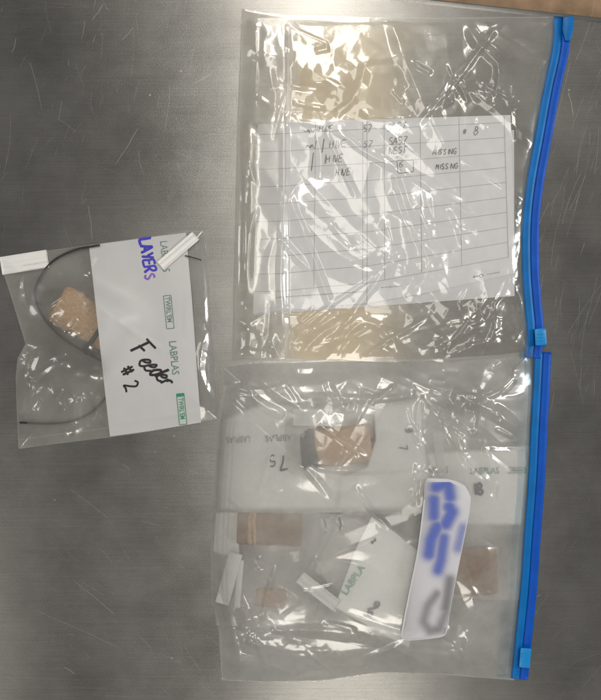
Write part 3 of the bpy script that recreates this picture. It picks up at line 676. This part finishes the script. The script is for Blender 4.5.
sheet(mb, (SB_top, SB_bot, SB_left, SB_right), 12, 12, lambda x, y: np.full_like(x, .3)); mb.build('film', M['film_small'], sb)
def Hpan(px, py): return H_sb(px, py)+.25
mb = MB(); sheet(mb, ([(89, 245.5), (130, 240), (186, 232.5)], [(110, 436.5), (150, 431), (201, 422.5)], [(89, 245.5), (94, 290), (101, 355), (110, 436.5)], [(186, 232.5), (192, 300), (197, 370), (201, 422.5)]), 110, 180, Hpan)
pn = mb.build('write_on_panel', M['panel'], sb)
mb = MB(); ribbon(mb, [(19, 440), (60, 434), (110, 428), (217, 410)], .6, H_sb, .1, 0, False, 2)
for pts in (SB_top, SB_bot, SB_left, SB_right): ribbon(mb, pts, .9, lambda x, y: np.full_like(x, .6), .1, 0, False, 2)
mb.build('sealed_edge', M['seam'], sb)
mb = MB(); hand(mb, 'LA', 139, 239, 80, 12, 2.5, Hpan, .15, 1.1, .3, 5); hand(mb, 'YER', 141.5, 254, 80, 11.5, 2.4, Hpan, .15, .98, .3, 6)
mb.build('blue_handwriting', M['ink_blue'], pn)
mb = MB(); hand(mb, 'S', 144.5, 275, 78, 9.5, 2.2, Hpan, .17, 1, .2, 8); mb.build('violet_handwriting', M['ink_violet'], pn)
mb = MB(); hand(mb, 'F', 130.5, 351, 46, 20, 2.4, Hpan, .15, 1, .25, 9, .25); hand(mb, 'eeder', 137, 362, 42, 15, 2.3, Hpan, .15, .93, .3, 10, .4)
hand(mb, '#', 120.5, 371, 60, 13, 2.2, Hpan, .15, 1, .2, 11); hand(mb, '2', 123.0, 385, 66, 15, 2.2, Hpan, .15, 1, .2, 12)
mb.build('black_handwriting', M['ink_black'], pn)
ptext('printed_name', 'LABPLAS', 160, 241, 84.5, 10.5, Hpan, .12, M['green_grey'], pn, 0, .78)
ptext('printed_name', 'LABPLAS', 169, 341, 84.5, 10.5, Hpan, .12, M['green_grey'], pn, 0.1, .85)
def boxed(x, y, ang, l, h, mat, fill):
    c, s_ = math.cos(math.radians(ang)), math.sin(math.radians(ang))
    q = lambda a, b: (x+a*c+b*s_, y+a*s_-b*c)
    mb = MB(); ribbon(mb, [q(0, 0), q(l, 0), q(l, h), q(0, h), q(0, 0)], .8, Hpan, .12, 0, False)
    if fill: ribbon(mb, [q(0, h*.5), q(l*.1, h*.5)], h, Hpan, .11, 0, False)
    bx = mb.build('printed_box', mat, pn)
    ptext('printed_name', "TWIRL'EM", *q(1.2+(3 if fill else 0), 1.4), ang, h*.95, Hpan, .12, mat, pn, .12, (.76 if fill else .85)*l/(h*4.6))
boxed(163.5, 296, 84.5, 33, 7.5, M['green_grey'], False); boxed(176.5, 394, 84.5, 31, 7.5, M['green'], True)
mb = MB(); folded_tab(mb, (1, 266), (48, 258.5), 18, lambda x, y: H_sb(x, y)*.7, 1.4, 3); mb.build('wire_tab', M['tab'], sb)
mb = MB(); folded_tab(mb, (160.5, 266), (196, 235.5), 10.5, lambda x, y: H_sb(x, y)+.4, 1.5, 2); mb.build('wire_tab', M['tab'], sb)
mb = MB(); tube(mb, [(185, 255.5, 6.5), (193, 257.5, 6.3), (201.5, 260, 5.5)], .45); mb.build('wire_end', M['black'], sb)

ck = thing('cork_block', 82, 328, 'tan cork block in the bag marked Feeder #2, half hidden by the white panel', 'cork block', 'cork and wood blocks in the bags')
mb = MB(); log(mb, (57, 302), (112, 334), 20, 8.4, 9, .06, 5, pw=2.15); mb.build('block', M['cork'], ck)
ct = thing('cable_tie', 40, 330, 'thin black cable tie curling in a loop around the lone tan block', 'cable tie')
mb = MB()
tube(mb, [(*p, z) for p, z in zip(resample(smooth([(100, 245), (75, 250), (52, 262), (38, 281), (35, 297), (42, 315), (58, 334), (78, 348), (100, 360), (116, 366)]), 70), np.interp(np.linspace(0, 1, 70), [0, .15, .4, .7, 1], [2.5, 3, 3, 4, 4.5]))], .85)
tube(mb, [(*p, 2.2) for p in resample(smooth([(20, 422.5), (45, 423.5), (68, 422), (86, 415.5), (99, 405), (112, 388), (118, 372)]), 50)], .8)
mb.build('strap', M['black'], ct)
mb = MB(); tube(mb, [(86, 353, 6), (88, 347, 12), (92, 341, 16.4), (98, 332, 18), (104, 322, 16.5)], 1.7); slab(mb, rrect(82, 346, 94, 354, 1.5, 35), 4, 10, 1); mb.build('band', M['black'], ct)

# ---- bags packed inside the lower zip bag
def inner_bag(label, film_edges, zf, panel_edges, zp, px, py, pm='panel_in', fade=3.2):
    t = thing('sample_bag', px, py, label, 'sample bag', GRP)
    mb = MB(); sheet(mb, film_edges, 70, 60, zf); mb.build('film', M['film_inner'], t)
    mb = MB(); sheet(mb, panel_edges, 60, 60, zp); p = mb.build('write_on_panel', M[pm], t); q = np.linspace(0, 1, 60); ex = np.minimum(q, 1-q)*60; setink(p, sstep(-.9, fade, ex)[None]*sstep(-.9, fade, ex)[:, None])
    return t, p
def roomy(off, seed, amp=.8, crum=False):
    def H(px, py):
        z, e = base_l(px, py)
        fold = 1.3*lowpoly(px*.8+py*.3, py*.8-px*.3, 20, seed+4)+streaks(px, py, (215, 400, 530, 670), 46, 50, 60, 46, seed+6, 3, 8)*.6 if amp > .75 or crum else 0
        return np.maximum(.9, .5+e*(z-off-.6)+(amp*(vnoise(px, py, 30, seed)+.8*lowpoly(px, py, 24, seed+2))+fold)*np.clip(e*1.2, 0, 1))
    return H
# 1 left of the middle row
h1_ = roomy(5.0, 101, .6)
def h1(px, py): return h1_(px, py)-8.5*blob(px, py, 337, 446, 46, 31, 0, 4)
b1, p1 = inner_bag('hazy sample bag left of the charred cork, grey 7 on its panel',
    ([(224, 402), (280, 400), (300, 410)], [(219, 515), (300, 513), (366, 512)], [(224, 402), (219, 515)], [(300, 410), (296, 452), (318, 474), (366, 512)]), roomy(6.6, 103),
    ([(223, 418), (262, 402), (320, 405), (374, 404)], [(217, 511.5), (260, 511.8), (300, 511), (365, 511)], [(223, 418), (217, 511.5)], [(374, 404), (373, 440), (369, 476), (365, 511)]), h1, 270, 460)
ptext('printed_name', 'LABPLAS', 296, 434, 177, 9, h1, 1.1, M['green_grey'], p1, 0, .9)
ptext('printed_name', 'LABPLAS', 250, 436, 177, 9, h1, 1.1, M['green_grey'], p1, 0, .7)
mb = MB(); hand(mb, '7', 287, 455, 175, 14, 1.6, h1, 1.1, 1, .2, 5); hand(mb, '5', 275, 455, 178, 11, 1.2, h1, 1.1, 1, .2, 6); mb.build('handwriting', M['ink_grey'], p1)
mb = MB(); folded_tab(mb, (293, 417.5), (342, 417.5), 17, lambda x, y: roomy(2.4, 0, 0)(x, y), 1.4, 2); mb.build('wire_tab', M['tab_in'], b1)
# 2 right of the cork in the middle row
h2 = roomy(4.0, 111, .6)
b2, p2 = inner_bag('sample bag right of the dark-ended cork, its white panel marked # 7 sideways',
    ([(374, 404), (420, 398), (470, 420)], [(340, 515), (420, 513), (455, 514)], [(374, 404), (376, 440), (366, 474), (340, 515)], [(470, 420), (455, 514)]), roomy(6.4, 113),
    ([(373, 404), (400, 401), (422, 401)], [(335, 511), (400, 511), (438, 511.5)], [(373, 404), (375, 440), (366, 468), (340, 478), (335, 511)], [(422, 401), (424, 440), (438, 511.5)]), h2, 405, 455)
mb = MB(); hand(mb, '#', 405, 429, 82, 8, 1.5, h2, 1.1, 1, .2, 15); hand(mb, '7', 399, 446, 82, 8, 1.2, h2, 1.1, 1, .2, 16); mb.build('handwriting', M['ink_grey'], p2)
# 3 at the right beside the zip
h3 = roomy(5.4, 121, .7)
b3, p3 = inner_bag('translucent sample bag against the blue zip, 18 written under its green print',
    ([(436, 432), (490, 440), (531, 446)], [(440, 596), (490, 600), (522, 600)], [(436, 432), (440, 596)], [(531, 446), (522, 600)]), roomy(6.4, 123),
    ([(424, 452), (470, 449), (531, 449)], [(436, 526), (470, 525.5), (524, 526)], [(424, 452), (436, 526)], [(531, 449), (524, 526)]), h3, 485, 490)
ptext('printed_name', 'LABPLAS', 419, 472.5, 1, 9, h3, 1.1, M['green_grey'], p3, 0, .85); ptext('printed_name', 'LABPLAS', 470, 474, -1, 9, h3, 1.1, M['green_grey'], p3, .05, .85)
mb = MB(); ribbon(mb, [(508, 468), (528, 467.5), (527.5, 472.5), (508, 473)], 1.0, h3, 1.1); ribbon(mb, [(510, 470.5), (526, 470)], 2.2, h3, .28, 0, False); mb.build('printed_box', M['green_grey'], p3)
mb = MB(); hand(mb, '18', 473, 495, -5, 11, 2.2, h3, 1.1, 1.1, .2, 25); mb.build('handwriting', M['ink_grey'], p3)
mb = MB(); folded_tab(mb, (437, 432), (442, 476), 9, lambda x, y: roomy(2.2, 0, 0)(x, y), 1.0, 1); mb.build('wire_tab', M['film_old'], b3)
# 4 tilted bag with the clear front panel
h4 = roomy(2.2, 131, .7)
b4, p4 = inner_bag('tilted sample bag at the lower middle, dark 9 written on its white panel',
    ([(330, 515), (372, 513), (428, 552)], [(300, 588), (360, 630), (432, 668)], [(330, 515), (318, 550), (300, 588)], [(428, 552), (428, 610), (432, 668)]), roomy(6.0, 133, .5, True),
    ([(371.5, 516.5), (395, 532), (424, 556)], [(334.5, 607), (375, 630), (409, 648)], [(371.5, 516.5), (356, 548), (334.5, 607)], [(424, 556), (420, 600), (409, 648)]), h4, 375, 585, 'panel_tilted', .6)
ptext('printed_name', 'LABPLA', 346.5, 596, -56, 10.5, h4, 1.0, M['green'], p4, .05, .95)
mb = MB(); hand(mb, '9', 369, 606, 60, 10, 2.2, h4, 1.1, 1, .2, 35); hand(mb, '15', 366, 616, 5, 7.5, 2.2, h4, 1.1, .8, .3, 36); mb.build('handwriting', M['ink_black'], p4); mb = MB(); hand(mb, '2', 371, 542, 40, 5, 1.5, h4, 1.1, 1, .2, 3); mb.build('handwriting', M['ink_black'], p4)
mb = MB(); folded_tab(mb, (300, 577), (337, 606), 13, lambda x, y: roomy(2.0, 0, 0)(x, y), 1.4, 2); mb.build('wire_tab', M['tab_in'], b4)
# 5 pale bag tucked behind the tilted one
h5 = roomy(5.6, 141, .7)
b5, p5 = inner_bag('blank sample bag tucked behind the tilted one, only its upper corner showing',
    ([(318, 514), (345, 514), (372, 520)], [(300, 575), (330, 590), (350, 600)], [(318, 514), (300, 575)], [(372, 520), (350, 600)]), roomy(7.4, 143, .4, True),
    ([(340, 516.5), (356, 517), (372, 522)], [(314, 571), (330, 585), (350, 600)], [(340, 516.5), (314, 571)], [(372, 522), (350, 600)]), h5, 338, 545, 'panel_deep')
# 6 bag along the left edge
h6 = roomy(5.6, 151, .4)
b6, p6 = inner_bag('sample bag down the left edge of the lower zip bag, its white tab rolled upright',
    ([(214, 508), (260, 510), (318, 512)], [(216, 625), (262, 628), (322, 622)], [(214, 508), (216, 625)], [(318, 512), (322, 622)]), roomy(7, 153, .8),
    ([(216, 512), (226, 511), (238, 512)], [(213, 552), (224, 556), (240, 556)], [(216, 512), (213, 552)], [(238, 512), (240, 556)]), h6, 255, 570)
mb = MB(); folded_tab(mb, (236, 553), (222, 604), 14, lambda x, y: roomy(3.0, 0, 0)(x, y), 2.2, 1); folded_tab(mb, (241, 560), (237, 608), 6, lambda x, y: roomy(4.0, 0, 0)(x, y), 1.2, 1); mb.build('wire_tab', M['tab_in'], b6)

# ---- what the inner bags hold
CG = 'cork and wood blocks in the bags'
c1 = thing('cork_block', 340, 446, 'tan cork plug with a black charred end, in the middle of the lower zip bag', 'cork block', CG)
mb = MB(); log(mb, (315, 447), (371, 443.5), 19.5, 9.2, 10.6, .05, 8, pw=2.05); mb.build('block', M['cork'], c1)
mb = MB(); log(mb, (301, 452), (319, 451), 14.5, 7.2, 12.8, .32, 9, pw=2.0, nb=10); log(mb, (306, 436), (315, 433), 6, 3, 9, .2, 10, nb=8); mb.build('charred_end', M['charred'], c1)
mb = MB()
for (x, y, r) in ((363, 421, 3.0), (367.5, 455, 3.2), (372, 440, 1.6)): slab(mb, [(x+r*math.cos(t), y+r*1.15*math.sin(t)) for t in np.linspace(0, 6.28, 13)[:-1]], 8, 15.5, 1)
mb.build('bead', M['charred'], c1)
def block(label, p0, p1, r, rz, zc, mat, seed):
    t = thing('wood_block', (p0[0]+p1[0])/2, (p0[1]+p1[1])/2, label, 'wood block', CG)
    mb = MB(); log(mb, p0, p1, r, rz, zc, .05, seed, pw=3.4); mb.build('block', M[mat], t); return t
t = block('brown wood block with a pale band, just below the hazy upper left panel', (237, 528), (302, 530), 16.5, 4.6, 7.8, 'cork_dark', 14)
mb = MB(); log(mb, (247, 528.5), (258, 528.5), 16.8, 4.75, 7.9, .03, 15, pw=3.4, nb=8); mb.build('pale_band', M['cork'], t)
block('small tan block near the white rolled tab at lower left', (256, 597), (286, 599), 9, 3.2, 9.0, 'tan_block', 17)
block('brown block between the white sticker and the blue zip', (452, 572), (497, 570), 24, 4.0, 6.8, 'cork_dark', 19)
cl = thing('clear_vial', 333, 526, 'small clear crumpled plastic vial above the tilted sample bag', 'vial')
mb = MB(); log(mb, (320, 527), (346, 523), 9, 3, 8.2, .25, 33, pw=2.2, nb=24); mb.build('body', M['film_old'], cl)
mb = MB(); tube(mb, [(324, 519, 10), (326, 526, 11.4), (325, 534, 10)], .5); tube(mb, [(339, 517, 10), (341, 524, 11.4), (340, 531, 10)], .6); mb.build('ring', M['ink_grey'], cl)

# ---- sticker on the lower bag
def Hst(px, py):
    z, e = base_l(px, py); return .6+e*(z+4.4)
stx = [(427, 478), (450, 479), (464, 484), (471, 496), (470, 510), (464, 540), (456, 580), (450, 612), (447.5, 630), (445, 635.5), (438, 638), (420, 639.8), (406, 640.5), (401.5, 637.5), (402, 630), (410, 590), (418, 550), (423, 515), (424, 495), (424.5, 483)]
mb = MB(); slab(mb, resample(stx+[stx[0]], 61)[:-1], 0, .5, .3, 0, Hst); st = mb.build('sticker', M['sticker'], lb)
mb = MB(); ribbon(mb, smooth([(424.5, 500), (418, 551), (410, 591), (402.5, 630), (402.5, 637), (407, 639.7), (421, 639), (438, 637), (444.5, 634.5), (447, 628)], 5), 1.5, Hst, .62, 0, False, 1); mb.build('sticker_rim', M['sticker_edge'], st)
def smudge(name, col, blobs, dz):
    """soft-edged ink: faint see-through skirts around a dense core"""
    m, nt, out = newmat(name); b = N(nt, 'BsdfPrincipled'); b.inputs['Base Color'].default_value = (*col, 1); b.inputs['Roughness'].default_value = .6
    tr = N(nt, 'BsdfTransparent'); mx = N(nt, 'MixShader'); at = N(nt, 'Attribute'); at.attribute_name = 'ink'
    nt.links.new(at.outputs['Fac'], mx.inputs[0]); nt.links.new(tr.outputs[0], mx.inputs[1]); nt.links.new(b.outputs[0], mx.inputs[2]); nt.links.new(mx.outputs[0], out.inputs['Surface'])
    mb = MB(); sheet(mb, ([(425.5, 482), (450, 482), (469, 492)], [(404, 637), (425, 637), (445.5, 634)], [(425.5, 482), (424, 510), (404, 637)], [(469, 492), (469, 510), (445.5, 634)]), 50, 160, lambda x, y: Hst(x, y)+.6+dz)
    o = mb.build(name, m, st)
    gx, gy = coons([(425.5, 482), (450, 482), (469, 492)], [(404, 637), (425, 637), (445.5, 634)], [(425.5, 482), (424, 510), (404, 637)], [(469, 492), (469, 510), (445.5, 634)], 50, 160)
    ink = np.zeros_like(gx)
    for (pts, wd, a) in blobs:
        d, _ = pdist(gx, gy, pts); ink = np.maximum(ink, a*.9*np.exp(-(d/(wd*1.55))**2))
    attr = o.data.attributes.new('ink', 'FLOAT', 'POINT'); attr.data.foreach_set('value', ink.ravel().astype(np.float32))
smudge('blue_writing', (.10, .16, .60), [([(436, 487), (448, 483), (450, 497)], 4.2, .9), ([(434, 500), (434, 516)], 4, .85), ([(449, 507), (452, 512), (446, 524)], 4.2, .95),
    ([(437, 527), (431, 540), (429, 554)], 4.2, .9), ([(444, 538), (441, 560), (438, 570)], 3.8, .8), ([(463, 528), (458, 548)], 3.6, .5)], .12)
smudge('grey_ring', (.16, .16, .16), [([(437, 594), (428, 606), (424, 622), (430, 631), (440, 629), (446, 614), (449, 592)], 3.2, .5), ([(450, 580), (446, 608)], 3.6, .6)], .2)
